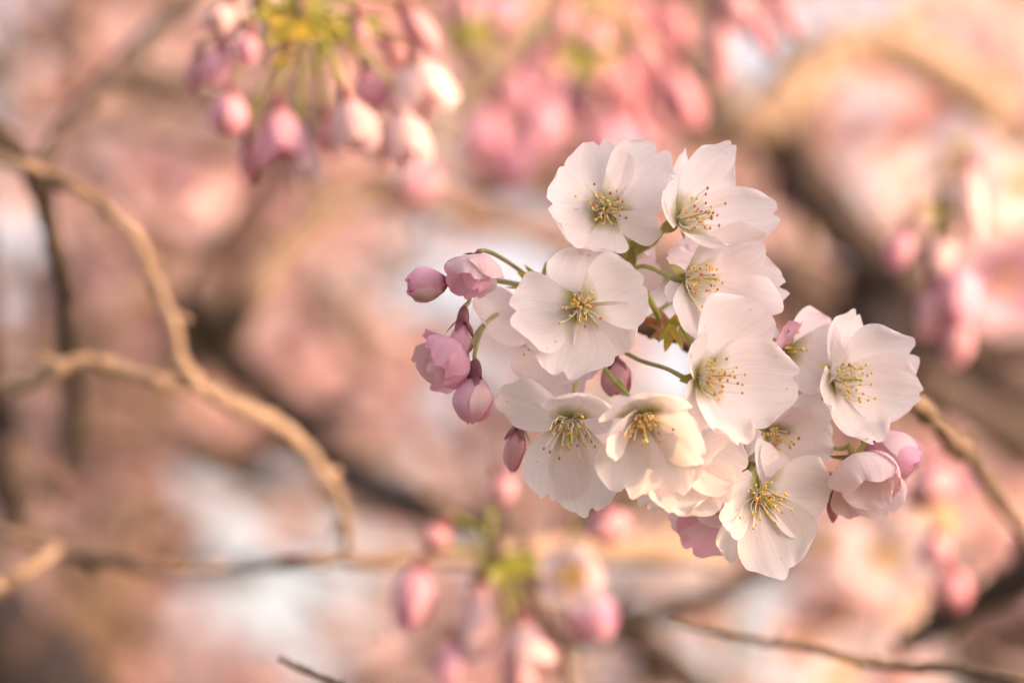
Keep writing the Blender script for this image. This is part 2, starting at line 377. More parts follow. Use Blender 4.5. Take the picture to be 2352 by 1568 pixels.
# ------------------------------------------------------------------ branches
def branch(name, label, pts, mat, group='cherry branches', seed=1, knob=0.10, cat='branch'):
    """pts: (x, y, width in pixels, D)"""
    rng = random.Random(seed)
    pts = list(pts)                                      # branches that leave the picture go on beyond it
    for end, nxt, at_ in ((0, 1, 0), (-1, -2, len(pts))):
        (x, y, w, D), (x2, y2, _w, D2_) = pts[end], pts[nxt]
        if x < 0 or x > 2352 or y < 0 or y > 1568:
            k = 420 / max(1, math.hypot(x - x2, y - y2)); pts.insert(at_ if at_ == 0 else len(pts), (x + (x - x2) * k, y + (y - y2) * k + 30, w * 1.1, D + 0.08))
    ctr = catmull([A3(P(x, y, D)) for x, y, w, D in pts], 8)
    rad = catmull([np.array((w * K * D / 2,)) for x, y, w, D in pts], 8)
    r = []
    ph = rng.uniform(0, 6)
    for i in range(len(ctr)):
        b = 1 + knob * math.sin(i * 0.9 + ph) * math.sin(i * 0.37 + ph * 2) + rng.uniform(-knob, knob) * 0.4
        if rng.random() < 0.07: b += knob * 1.3
        r.append(max(float(rad[i][0]) * b, 1e-4))
    kx = np.zeros(3)
    if cat == 'twig':
        for i in range(len(ctr)):
            if i % 5 == 0: kx = np.array([rng.uniform(-1, 1) for _ in range(3)]) * r[i] * 0.45
            ctr[i] = ctr[i] + kx * math.sin((i % 5 + 0.5) / 5 * math.pi)
            if i % 5 == 0: r[i] *= 1.22
    jit = [c + np.array([rng.uniform(-1, 1) for _ in range(3)]) * r[i] * 0.10 for i, c in enumerate(ctr)]
    v, f = tube(jit, r, 14, True, 0.05, rng)
    o = mesh_obj(name, v, f, mat, None, ctr[0])
    for i in range(6, len(ctr) - 4, 11 if cat == 'twig' else 17):
        t = nrm(ctr[i + 1] - ctr[i]); q = np.cross(t, A3(DIR(rng.uniform(-0.6, 0.6), rng.uniform(-0.3, 0.3), 1))); d = nrm(q * rng.choice((-1, 1)) + t * 0.7); R0 = r[i]
        ln = R0 * rng.uniform(1.5, 2.8); c0 = ctr[i] + d * R0 * 0.4
        v, f = tube([c0, c0 + d * ln * 0.45, c0 + d * ln * 0.8 + t * ln * 0.1, c0 + d * ln + t * ln * 0.2], [R0 * 0.5, R0 * 0.42, R0 * 0.5, R0 * 0.16], 8)
        mesh_obj('spur', v, f, mat, o, ctr[0])
    return tag(o, label, cat, group)

# ================================================================== THE SETTING
gv = []; GN = 41
for j in range(GN):
    for i in range(GN):
        sx = (i - 20) / 20; sy = (j - 20) / 20
        x = math.copysign(abs(sx) ** 3 * 900, sx); y = math.copysign(abs(sy) ** 3 * 900, sy)
        gv.append((x, y, 0.04 * math.sin(x * 0.7) * math.cos(y * 0.5)))
g = mesh_obj('ground', gv, grid_faces(GN, GN), 'grass_ground'); tag(g, 'grassy ground far below the branches', kind='structure')

# ------------------------------------------------------------------ trees behind: masses of far-off blossom
def unit_blossom(rng, open_=0.45, nu=5, nv=5):
    b = Bag(); z = np.array((0.0, 0, 1))
    for k in range(5):
        a = 2 * math.pi * k / 5 + rng.uniform(-0.15, 0.15); el = open_ + rng.uniform(-0.2, 0.2)
        d = np.array((math.cos(a) * math.cos(el), math.sin(a) * math.cos(el), math.sin(el)))
        v, f, uv = petal_shape(d * 0.05, d, z, 0.86, rng=rng, nu=nu, nv=nv)
        b.add(v, f, uv, 0)
    v, f = lathe(np.array((0, 0, -0.45)), z, [(0, 0.05), (0.2, 0.09), (0.45, 0.13)], 6); b.add(v, f, None, 1)
    b.add(np.array((0, 0, 0.2)) + ICO_V * np.array((0.2, 0.2, 0.2)), ICO_F, None, 2)
    return b
UB = [unit_blossom(random.Random(50 + k), 0.25 + 0.12 * k) for k in range(6)]
UB = [(np.concatenate(b.v), b.f, np.concatenate(b.uv), b.mi) for b in UB]
def scatter_blossoms(name, spots, parent, origin, mats=('petal_blush', 'calyx_olive', 'anther_gold')):
    V, F, UV, MI, n = [], [], [], [], 0
    for (c, ax, s, k) in spots:
        v, f, uv, mi = UB[k]; a, e, g_ = frame(ax)
        M = np.stack([e, g_, a]); V.append(c + (v * s) @ M); F.append(np.array([tuple(q) + (-1,) * (8 - len(q)) for q in f]) if False else [tuple(i + n for i in q) for q in f])
        UV.append(uv); MI += mi; n += len(v)
    o = mesh_obj(name, np.concatenate(V), [q for fl in F for q in fl], list(mats), parent, origin, np.concatenate(UV), MI)
    o['kind'] = 'stuff'; return o
SKY = [(-10, 460, 75, 130), (-20, 130, 60, 200), (50, 590, 70, 70), (550, 1200, 125, 120), (670, 1400, 165, 115), (1040, 600, 200, 100),
       (1180, 820, 150, 170), (1500, 850, 190, 150), (1050, 225, 55, 50), (1900, 5, 130, 55), (1700, 150, 60, 90), (1985, 330, 55, 110),
       (2290, 1480, 130, 120), (1690, 1400, 190, 80), (1740, 1560, 130, 50), (1530, 1340, 110, 40), (2330, 1060, 70, 60), 
       (1400, 1540, 90, 70), (1250, 80, 60, 50), (2300, 230, 60, 80), (1150, 1080, 130, 80), (330, 20, 60, 40), (950, 700, 120, 90), (1090, 960, 150, 140), (1700, 1480, 110, 50), (2200, 1560, 90, 60)]
THIN = {(1010, 600), (1180, 820), (1090, 960), (1150, 1080), (950, 700), (1690, 1400)}    # gaps where a little far blossom still shows
def sky_gap(x, y):
    for (a, b, rx, ry) in SKY:
        q = ((x - a) / rx) ** 2 + ((y - b) / ry) ** 2
        if q < 2.3: return not ((a, b) in THIN and (x * 13.7 + y * 7.3) % 10 < 3)
    if not (-150 < x < 2500 and -150 < y < 1720):
        return math.sin(x * 0.006 + 1.3) * math.sin(y * 0.007 + 0.4) + 0.5 * math.sin(x * 0.017 + y * 0.011) > 0.62
    return False
def crown_spots(seed, n_cl, x0, x1, y0, y1, d0, d1, per=(4, 8)):
    rng = random.Random(seed); out = []; tries = 0
    while n_cl and tries < 40000:
        tries += 1
        x, y, D = rng.uniform(x0, x1), rng.uniform(y0, y1), rng.uniform(d0, d1)
        if sky_gap(x, y): continue
        n_cl -= 1; c = A3(P(x, y, D))
        for _ in range(rng.randint(*per)):
            o = np.array([rng.gauss(0, 0.02) for _ in range(3)])
            ax = nrm(np.array((rng.gauss(0.25, 0.6), rng.gauss(-0.45, 0.6), rng.gauss(-0.2, 0.5))))
            out.append((c + o, ax, rng.uniform(0.014, 0.020), rng.randrange(6)))
    return out
def cherry_tree(label, base, fork, limbs, spots_by_mat, twig_box, seed):
    rng = random.Random(seed); base = np.asarray(base, float)
    root = empty('cherry_tree', base); tag(root, label, 'tree', 'cherry trees in bloom')
    pth = catmull([base, base + (fork - base) * 0.5 + np.array((0.05, 0.02, 0)), fork], 8); n = len(pth)
    v, f = tube(pth, list(np.linspace(0.15, 0.09, n)), 16, True, 0.05, rng); mesh_obj('trunk', v, f, 'bark_dark_shaded', root, base)
    for lm in limbs:
        q = catmull([fork] + [A3(P(*p)) for p in lm], 8); v, f = tube(q, list(np.linspace(0.055, 0.014, len(q))), 12, True, 0.06, rng)
        mesh_obj('limb', v, f, 'bark_mid', root, base)
    for m, sp in spots_by_mat: scatter_blossoms('crown', sp, root, base, (m, 'calyx_olive', 'anther_gold'))
    b = Bag()
    for _ in range(twig_box[-1]):
        x0, x1, y0, y1, d0, d1, _n = twig_box
        x, y, D = rng.uniform(x0, x1), rng.uniform(y0, y1), rng.uniform(d0, d1)
        if sky_gap(x, y) : continue
        c = A3(P(x, y, D)); d = nrm(np.array((rng.gauss(0, 1), rng.gauss(0, 0.6), rng.gauss(0.2, 0.7)))) * rng.uniform(0.06, 0.16)
        m = np.array([rng.gauss(0, 0.012) for _ in range(3)])
        r0 = rng.uniform(0.003, 0.009)
        q = catmull([c - d, c + m, c + d], 5); v, f = tube(q, list(np.linspace(r0, r0 * 0.5, len(q))), 6); b.add(v, f)
    t = b.build('twigs', ['bark_mid'], root, base); t['kind'] = 'stuff'
    return root
cherry_tree('cherry tree in blossom with a dark trunk behind the bare forked twig', (-0.62, 2.75, 0), A3(P(70, 1560, 2.5)),
            [[(150, 900, 2.7), (420, 300, 3.0), (300, -600, 3.1)], [(330, 760, 2.8), (680, 240, 3.2), (900, -600, 3.4)], [(-500, 900, 2.6), (-900, 100, 2.8)]],
            [('petal_shell', crown_spots(11, 100, -150, 1250, -150, 1720, 2.2, 3.6)), ('petal_blush', crown_spots(12, 50, -150, 1250, -150, 1720, 2.2, 3.4)),
             ('petal_blush', crown_spots(13, 420, -2000, 1250, -1500, 2600, 3.0, 4.6) + crown_spots(14, 130, -150, 1250, -150, 1720, 3.4, 4.8))], (-150, 1250, -150, 1720, 2.0, 3.6, 120), 1)
cherry_tree('cherry tree in blossom behind the thick forked limb', (0.95, 3.4, 0), A3(P(2450, 1750, 3.0)),
            [[(2150, 1200, 3.1), (1750, 650, 3.2), (1400, -100, 3.4)], [(2500, 800, 3.1), (2300, 100, 3.3), (2500, -700, 3.4)], [(2900, 1300, 2.9), (3300, 700, 3.0)]],
            [('petal_shell', crown_spots(21, 100, 1150, 2520, -150, 1720, 2.2, 3.6)), ('petal_blush', crown_spots(22, 50, 1150, 2520, -150, 1720, 2.2, 3.4)),
             ('petal_blush', crown_spots(23, 420, 1150, 4300, -1500, 2600, 3.0, 4.6) + crown_spots(24, 130, 1150, 2520, -150, 1720, 3.4, 4.8))], (1150, 2520, -150, 1720, 2.0, 3.6, 120), 2)

# unseen tree, added and forked to block low sun from the sharp cluster
def sun_blocker_tree():
    c = A3(P(1650, 1100, 0.994)); S = A3(SUN); c = c + S * ((0.62 - c[0]) / S[0])
    rng = random.Random(77); base = np.array((0.66, c[1] + 0.10, 0.0))
    root = empty('cherry_tree', base); tag(root, 'slim forked cherry tree added out of view to shade the sharp cluster', 'tree', 'cherry trees in bloom')
    def at(dy, dz): return c + np.array((0, dy, dz))
    q = catmull([base, base + np.array((-0.02, -0.02, 0.8)), at(0.064, -0.25), at(0.060, -0.08), at(0.058, 0.05), at(0.062, 0.2), at(0.08, 0.5), at(0.12, 0.95)], 8)
    v, f = tube(q, list(np.interp(np.linspace(0, 1, len(q)), [0, 0.3, 0.45, 0.6, 1], [0.10, 0.065, 0.047, 0.045, 0.03])), 16, True, 0.04, rng); mesh_obj('trunk', v, f, 'bark_dark_shaded', root, base)
    q = catmull([at(0.055, -0.03), at(0.03, 0.027), at(0.002, 0.073), at(-0.018, 0.15), at(-0.05, 0.32), at(-0.12, 0.7)], 8)
    v, f = tube(q, list(np.interp(np.linspace(0, 1, len(q)), [0, 0.3, 1], [0.035, 0.052, 0.03])), 14, True, 0.04, rng); mesh_obj('limb', v, f, 'bark_dark_shaded', root, base)
    q = catmull([at(0.066, -0.12), at(0.03, -0.062), at(-0.01, -0.044), at(-0.06, -0.030), at(-0.16, 0.0), at(-0.3, 0.08)], 8)
    v, f = tube(q, list(np.linspace(0.034, 0.016, len(q))), 12, True, 0.04, rng); mesh_obj('limb', v, f, 'bark_dark_shaded', root, base)
    sp = []
    for _ in range(500):
        t = rng.uniform(0.55, 1.1); a = at(rng.gauss(0.0, 0.35), t) + np.array((rng.gauss(0.1, 0.3), 0, 0))
        sp.append((a, nrm(np.array([rng.gauss(0, 1) for _ in range(3)])), rng.uniform(0.014, 0.02), rng.randrange(6)))
    scatter_blossoms('crown', sp, root, base)
sun_blocker_tree()

# ------------------------------------------------------------------ branches out of focus
BR = [
 ('twig', 'sunlit tan twig bending down in a long arc', 'bark_tan_sunlit', [(-60, 345, 30, 1.17), (90, 388, 30, 1.17), (180, 432, 30, 1.17), (275, 500, 32, 1.17), (335, 590, 34, 1.17), (378, 700, 36, 1.17), (408, 800, 38, 1.17), (435, 862, 46, 1.17), (525, 918, 44, 1.18), (620, 962, 44, 1.19), (705, 1035, 42, 1.20), (757, 1105, 40, 1.21), (790, 1185, 32, 1.22), (802, 1290, 26, 1.23)]),
 ('twig', 'short sunlit tan twig kinked upward, joining the arcing twig', 'bark_tan_sunlit', [(440, 872, 38, 1.172), (360, 866, 34, 1.17), (270, 846, 32, 1.17), (188, 826, 34, 1.17), (110, 856, 36, 1.17), (40, 886, 32, 1.18), (-60, 895, 30, 1.19)]),
 ('branch', 'dark slender branch running down past the twig crossing', 'bark_dark_shaded', [(-60, 260, 46, 1.26), (30, 340, 46, 1.26), (85, 410, 52, 1.26), (115, 520, 42, 1.27), (142, 640, 42, 1.28), (158, 800, 40, 1.32), (164, 900, 46, 1.45), (160, 1000, 54, 1.75), (150, 1090, 54, 2.2)]),
 ('branch', 'dark branch rising diagonally from the twig crossing', 'bark_dark_shaded', [(80, 400, 34, 1.27), (150, 290, 38, 1.30), (220, 208, 42, 1.34), (300, 130, 46, 1.40), (400, 40, 46, 1.48), (520, -70, 46, 1.55)]),
 ('branch', 'thick blurred dark branch sweeping down under the arcing twig', 'bark_dark_shaded', [(430, 700, 50, 1.75), (490, 790, 82, 1.68), (575, 875, 80, 1.66), (700, 985, 82, 1.64), (830, 1100, 84, 1.62), (950, 1160, 80, 1.60), (1060, 1195, 72, 1.60), (1190, 1245, 60, 1.60), (1290, 1300, 50, 1.62)]),
 ('branch', 'greyish blurred branch curving up from the thick dark branch', 'bark_mid', [(490, 800, 90, 1.70), (560, 700, 90, 1.72), (620, 610, 84, 1.75), (720, 510, 76, 1.78), (850, 430, 84, 1.80), (950, 445, 72, 1.80), (1060, 490, 60, 1.82), (1220, 540, 54, 1.85), (1400, 620, 50, 1.9)]),
 ('branch', 'sunlit ochre limb arching over the dark limb', 'bark_tan_sunlit', [(1560, 330, 80, 1.62), (1650, 300, 110, 1.62), (1740, 275, 125, 1.62), (1830, 195, 120, 1.63), (1900, 120, 110, 1.64), (1990, 95, 105, 1.65), (2110, 135, 115, 1.66), (2230, 210, 110, 1.67), (2320, 320, 70, 1.7)]),
 ('branch', 'thick dark limb slanting down from the ochre limb', 'bark_dark_shaded', [(1770, 290, 90, 1.66), (1830, 380, 112, 1.66), (1910, 490, 116, 1.66), (2010, 590, 116, 1.66), (2110, 690, 120, 1.66), (2230, 810, 110, 1.66), (2352, 920, 104, 1.66), (2550, 1080, 110, 1.68)]),
 ('branch', 'brown blurred branch passing behind the pedicels and the topmost blossoms', 'bark_dark_shaded', [(1290, 640, 60, 1.6), (1480, 610, 90, 1.6), (1650, 640, 110, 1.62), (1830, 650, 110, 1.64), (1980, 720, 110, 1.7), (2080, 840, 90, 1.75), (2220, 940, 84, 1.8), (2420, 1040, 80, 1.85)]),
 ('branch', 'dark blurred branch between the deep pink buds and the ochre limb', 'bark_dark_shaded', [(1480, 60, 50, 1.62), (1570, 160, 62, 1.62), (1630, 255, 66, 1.62), (1660, 330, 60, 1.62)]),
 ('twig', 'horizontal twig, part dark and part sunlit, below the arcing twig', 'bark_mid', [(-60, 1215, 34, 1.23), (60, 1243, 36, 1.23), (140, 1268, 40, 1.23), (260, 1292, 34, 1.23), (400, 1304, 36, 1.23), (550, 1302, 34, 1.24), (690, 1290, 34, 1.25), (800, 1282, 38, 1.27), (960, 1280, 44, 1.32), (1120, 1275, 46, 1.38)]),
 ('branch', 'sunlit ochre branch lying level under the hanging blossoms', 'bark_tan_sunlit', [(1120, 1275, 50, 1.40), (1270, 1262, 60, 1.42), (1400, 1262, 66, 1.43), (1530, 1262, 66, 1.44), (1660, 1275, 50, 1.46)]),
 ('branch', 'wide blurred brown branch behind the upper bunch of buds', 'bark_dark_shaded', [(255, 172, 44, 1.40), (300, 175, 70, 1.55), (400, 205, 76, 1.72), (560, 240, 66, 1.8), (720, 265, 66, 1.85), (900, 320, 60, 1.9)]),
 ('branch', 'very thick dark limb in the corner under the horizontal twig', 'bark_dark_shaded', [(-260, 1230, 200, 1.95), (-60, 1420, 230, 1.9), (90, 1580, 240, 1.9), (220, 1760, 250, 1.9)]),
 ('twig', 'small sunlit side twig forking off the horizontal twig', 'bark_tan_sunlit', [(125, 1258, 34, 1.22), (60, 1310, 38, 1.21), (0, 1345, 34, 1.21), (-70, 1375, 30, 1.21)]),
 ('twig', 'thin dark twig slanting at the bottom by a pale gap of sky', 'bark_mid', [(640, 1512, 15, 1.09), (690, 1533, 17, 1.09), (770, 1566, 19, 1.09), (900, 1615, 22, 1.09)]),
 ('branch', 'broad blurred brown branch slanting up below the lowest hanging blossom', 'bark_dark_shaded', [(1320, 1470, 50, 1.5), (1430, 1430, 58, 1.5), (1560, 1395, 46, 1.5), (1720, 1335, 34, 1.5), (1800, 1280, 28, 1.5)]),
 ('branch', 'dark blurred branch dropping steeply from the broad brown branch', 'bark_dark_shaded', [(1410, 1425, 60, 1.55), (1500, 1490, 62, 1.55), (1590, 1570, 60, 1.55), (1700, 1680, 60, 1.55)]),
 ('twig', 'long thin greenish brown twig running level near the bottom', 'bark_mid', [(1540, 1425, 16, 1.15), (1640, 1450, 20, 1.15), (1760, 1472, 22, 1.15), (1880, 1492, 25, 1.15), (2050, 1530, 30, 1.15), (2220, 1540, 32, 1.14), (2420, 1600, 32, 1.13)]),
 ('branch', 'dark branch rising steeply beside the pale bottom gap', 'bark_dark_shaded', [(2060, 1490, 40, 1.42), (2150, 1435, 58, 1.42), (2250, 1375, 66, 1.41), (2352, 1320, 70, 1.40), (2500, 1240, 70, 1.40)]),
 ('twig', 'grey curved twig hanging among the blurred lower buds', 'bark_mid', [(1180, 1345, 24, 1.27), (1245, 1400, 30, 1.26), (1295, 1470, 34, 1.26), (1312, 1560, 36, 1.26), (1315, 1660, 36, 1.26)]),
 ('branch', 'very dark upright branch by the kinked tan twig', 'bark_dark_shaded', [(-10, 820, 50, 1.5), (8, 960, 64, 1.5), (22, 1080, 90, 1.5), (36, 1160, 84, 1.5), (20, 1260, 50, 1.5)]),
]
for i, (nm, lb, mt, pts) in enumerate(BR):
    pts = [(x, y, w * (1.15 if mt == 'bark_dark_shaded' else 0.84 if nm == 'twig' else 1.0), D + (0.06 if 1.16 < D < 1.25 else 0.22 if 1.61 < D < 1.71 else 0)) for x, y, w, D in pts]
    branch(nm, lb, pts, mt, 'out-of-focus cherry branches', 100 + i, 0.10, 'twig' if nm == 'twig' else 'branch')

# ------------------------------------------------------------------ buds and blossoms out of focus (shared meshes, one object each)
UNIT = {}
def unit_bud(key, opened, n, seed):
    b = Bag()
    for v, f, uv in bud_shells(np.zeros(3), (0, 0, 1), 1.0, 1.0, opened, n, seed, 9, 9): b.add(v, f, uv)
    me = bpy.data.meshes.new('corolla'); me.from_pydata(np.concatenate(b.v).tolist(), [], b.f)
    lay = me.uv_layers.new(name='UVMap'); li = np.empty(len(me.loops), dtype=np.int32); me.loops.foreach_get('vertex_index', li)
    lay.data.foreach_set('uv', np.concatenate(b.uv).astype(np.float32)[li].ravel()); me.polygons.foreach_set('use_smooth', [True] * len(me.polygons))
    return me
def unit_bloom(seed):
    rng = random.Random(seed); b = Bag(); z = np.array((0.0, 0, 1))
    for k in range(8):
        inner = k >= 5; a = 2 * math.pi * k / (3 if inner else 5) + rng.uniform(-0.3, 0.3); r = (0.22 if inner else 0.50) + rng.uniform(-0.06, 0.08)
        tip = np.array((r * math.cos(a), r * math.sin(a), rng.uniform(0.78, 1.02))); l = np.array((math.cos(a), math.sin(a), 0))
        v, f, uv = petal_shape(l * 0.05, tip, -l, 0.80 if not inner else 0.6, bow=rng.uniform(0.12, 0.24), cup=0.5, ruffle=0.07, curl=rng.uniform(-0.12, 0.12), rng=rng, nu=11, nv=10); b.add(v, f, uv)
    me = bpy.data.meshes.new('corolla'); me.from_pydata(np.concatenate(b.v).tolist(), [], b.f)
    lay = me.uv_layers.new(name='UVMap'); li = np.empty(len(me.loops), dtype=np.int32); me.loops.foreach_get('vertex_index', li)
    lay.data.foreach_set('uv', np.concatenate(b.uv).astype(np.float32)[li].ravel()); me.polygons.foreach_set('use_smooth', [True] * len(me.polygons))
    return me
def bud_mesh(var, mat):
    if (var, mat) not in UNIT:
        base = unit_bloom(300 + var) if var >= 2 else unit_bud(var, (0.0, 0.12)[var], (3, 4)[var], 300 + var); base.materials.append(MAT[mat]); UNIT[(var, mat)] = base
    return UNIT[(var, mat)]
def soft_bud(label, group, c, D, L, W, ang, hub, mat='petal_pink', var=0, t=0.1, stem_mat='stem_green', calyx='calyx_purple'):
    """c: centre pixel; ang: degrees from straight down, positive swings to the right; hub: where its stalk starts"""
    px = K * D; r = math.radians(ang); axv = DIR(math.sin(r), -math.cos(r), t); ax = A3(axv)
    C = A3(P(c[0], c[1], D)); B = C - ax * L * px * 0.5
    root = empty('flower_bud', B); tag(root, label, 'flower bud', group)
    o = bpy.data.objects.new('corolla', bud_mesh(var, mat)); COL.objects.link(o); o.parent = root
    o.rotation_euler = axv.to_track_quat('Z', 'Y').to_euler(); o.rotation_euler.rotate_axis('Z', (c[0] * 7 + c[1]) % 6.28); o.scale = (W * 1.14 * px, W * 1.14 * px, L * 1.03 * px)
    cl = 34 * px
    v, f = lathe(B - ax * cl, ax, [(0, 4.5 * px), (6 * px, 8 * px), (cl * 0.6, 12 * px), (cl * 1.25, min(W * 0.3, 18) * px)], 9); mesh_obj('calyx', v, f, calyx, root, B)
    if hub:
        H = A3(P(*hub)); S = B - ax * cl * 0.97; m = (H + S) / 2 - ax * 14 * px + UPV * 8 * px
        pth = catmull([S, m, H], 8); v, f = tube(pth, [5.5 * px] * len(pth), 7); mesh_obj('pedicel', v, f, stem_mat, root, B)
    return root
def bracts(label, c, D, n, size, mat, seed, group, stalk=None):
    rng = random.Random(seed); px = K * D; C = A3(P(c[0], c[1], D)); root = empty('bract_cluster', C); tag(root, label, 'bracts', group)
    for i in range(n):
        d = A3(DIR(rng.gauss(0, 1), rng.gauss(-0.4, 0.7), rng.gauss(0.3, 0.6))); nn = A3(DIR(0.1, 0.4, 1))
        v, f, uv = sepal_leaf(C, d, nn, size * rng.uniform(0.6, 1.1) * px, size * rng.uniform(0.3, 0.5) * px, rng.uniform(-0.2, 0.4)); mesh_obj('bract', v, f, mat, root, C, uv)
    v, f = lathe(C - np.array((0, 0, 0)) + UPV * 4 * px, UPV, [(-20 * px, 10 * px), (0, 18 * px), (20 * px, 16 * px), (60 * px, 13 * px)], 9); mesh_obj('spur', v, f, 'bark_mid', root, C)
    return root

# upper bunch: sunlit pale buds hanging below a yellow-green spur
G1 = 'softly blurred bunch of buds under the yellow-green spur'; D1 = 1.185; hub1 = (705, 20, 1.185)
for (lb, x, y, L, W, an, mt, vr, dd) in [
    ('small rose bud at the outer end of the blurred upper bunch', 449, 170, 82, 46, -8, 'petal_rose', 0, 0.01),
    ('slim bud with one sunlit flank beside the outermost rose bud', 498, 152, 96, 56, -12, 'petal_pink', 0, 0.0),
    ('short pink bud high in the upper bunch, beside yellow bracts', 567, 112, 74, 52, -4, 'petal_pink', 0, -0.005),
    ('egg-shaped mauve pink bud hanging low in the upper bunch', 527, 264, 98, 76, -2, 'petal_pink', 1, 0.0),
    ('narrow deep rose bud, lowest of the upper bunch', 573, 374, 96, 42, 4, 'petal_deep', 0, 0.01),
    ('plump dusty pink bud in the middle of the upper bunch', 646, 310, 132, 100, 6, 'petal_pink', 2, 0.0),
    ('brightly sunlit cream bud under the plump dusty pink bud', 704, 366, 112, 70, 10, 'petal_shell', 2, 0.0),
    ('shaded rose bud tucked behind the half-open one', 760, 312, 84, 52, 10, 'petal_rose', 0, 0.02),
    ('half-open sunlit blossom with raised petal tips in the upper bunch', 812, 288, 138, 108, 14, 'petal_shell', 2, -0.005),
    ('rounded pink bud above the half-open blossom', 856, 204, 96, 70, 20, 'petal_pink', 0, 0.005),
    ('big cream-pink half-open blossom glowing in the sun, topmost of the pale pair', 962, 208, 148, 128, 12, 'petal_blush', 3, 0.0),
    ('sunlit pear-shaped blossom under the big glowing one', 930, 316, 140, 108, 8, 'petal_shell', 2, -0.005),
    ('small bright pink bud above the big glowing blossom', 912, 128, 60, 46, 40, 'petal_rose', 0, 0.01),
    ('long coral pink bud slanting out from the spur', 962, 66, 116, 60, 38, 'petal_rose', 0, 0.0),
    ('tiny bright pink bud by the green stalks', 826, 76, 64, 38, 10, 'petal_rose', 0, 0.0),
    ('pale bud at the top edge beside the yellow bract', 512, 40, 84, 68, -20, 'petal_shell', 2, 0.0)]:
    soft_bud(lb, G1, (x, y), D1 + dd, L, W, an, hub1, mt, vr)
bracts('olive green bracts behind the stalks of the upper bunch', (760, 70), 1.21, 10, 130, 'bract_green', 25, 'bract clusters')
bracts('yellow-green bracts at the spur of the upper bunch', (690, 40), 1.185, 18, 120, 'bract_gold', 5, 'bract clusters')
bracts('sunlit golden bract low on the stalks of the upper bunch', (655, 125), 1.185, 6, 62, 'bract_gold', 6, 'bract clusters')
bracts('bright yellow bracts at the top edge beside a pale bud', (590, 18), 1.185, 7, 80, 'bract_gold', 8, 'bract clusters')

# deep pink drooping bunch behind
G2 = 'deep pink drooping buds near the top'; D2 = 1.48
for (x, y, L, W, an, mt, dd) in [(1555, 225, 170, 86, 26, 'petal_deep', 0.0), (1490, 150, 170, 80, 22, 'petal_rose', 0.03), (1425, 205, 150, 74, 14, 'petal_deep', 0.02), (1370, 130, 160, 76, 8, 'petal_rose', 0.0),
        (1500, 255, 130, 70, 18, 'petal_rose', 0.05), (1330, 220, 130, 66, 2, 'petal_pink', 0.03), (1300, 60, 140, 70, -6, 'petal_rose', 0.05), (1450, 60, 150, 76, 16, 'petal_deep', 0.06),
        (1240, 150, 120, 66, -14, 'petal_pink', 0.06), (1150, 40, 130, 76, -20, 'petal_pink', 0.05), (1090, 110, 100, 60, -22, 'petal_rose', 0.08), (1245, 280, 150, 76, -10, 'petal_pink', 0.10), (1400, 330, 130, 80, 8, 'petal_pink', 0.12),
        (1540, 60, 130, 66, 30, 'petal_deep', 0.08), (1060, 30, 120, 70, -24, 'petal_pink', 0.1), (1200, -10, 130, 70, -8, 'petal_rose', 0.12), (1385, 20, 140, 74, 6, 'petal_rose', 0.12), (1290, 170, 140, 70, 4, 'petal_rose', 0.14), (1450, 290, 120, 76, 12, 'petal_pink', 0.14), (1180, 210, 120, 66, -10, 'petal_pink', 0.16), (1110, 310, 130, 70, -4, 'petal_pink', 0.14), (1180, 370, 120, 70, 6, 'petal_pink', 0.16), (960, 420, 100, 60, -6, 'petal_pink', 0.2)]:
    lab2 = {'petal_deep': 'long crimson-pink bud drooping in the dense blurred bunch', 'petal_rose': 'coral-rose bud drooping in the dense blurred bunch', 'petal_pink': 'paler mauve-pink bud in the dense blurred bunch'}[mt]
    soft_bud(lab2, G2, (x, y), D2 + dd, L, W, an, (1340, -70, D2 + dd), mt, 0 if W < 74 else 1)
bracts('olive bracts among the deep pink drooping buds', (1345, 130), 1.45, 8, 110, 'bract_green', 9, 'bract clusters')
bracts('olive bracts beside the sunlit coral bud', (1065, 60), 1.42, 7, 100, 'bract_green', 19, 'bract clusters')
G3 = 'rose buds hanging from the top edge'
for (x, y, L, W, an) in [(1655, 110, 170, 58, 4), (1745, 70, 130, 46, 24), (1800, 40, 110, 44, 34), (1690, 20, 120, 60, 10)]:
    soft_bud('slender rose bud hanging from the top edge beside the ochre limb', G3, (x, y), 1.40, L, W, an, (1690, -80, 1.40), 'petal_deep' if an > 20 else 'petal_rose', 0)
# bunch at the limb's far side
G4 = 'sunlit buds hanging before the thick dark limb'; hub4 = (2165, 470, 1.30)
for (lb, x, y, L, W, an, mt, vr) in [
    ('sunlit cream bud hanging before the thick dark limb, topmost of the string', 2160, 590, 104, 62, 2, 'petal_shell', 1),
    ('plump sunlit pink bud under the cream one before the dark limb', 2200, 680, 150, 92, 6, 'petal_pink', 1),
    ('shaded rose bud lowest of the string before the dark limb', 2200, 785, 110, 64, 2, 'petal_rose', 0),
    ('small mauve bud off to one side of the string before the limb', 2066, 572, 90, 56, -16, 'petal_pink', 0),
    ('tall cream bud glowing in the sun above the string of buds', 2228, 470, 190, 58, 4, 'petal_shell', 1),
    ('dim pink bud beside the plump sunlit one', 2135, 715, 130, 50, -6, 'petal_rose', 0)]:
    soft_bud(lb, G4, (x, y), 1.30, L, W, an, hub4 if y > 480 else (2200, 330, 1.3), mt, vr)
bracts('green bracts holding the string of buds before the dark limb', (2165, 485), 1.30, 6, 70, 'bract_green', 11, 'bract clusters')
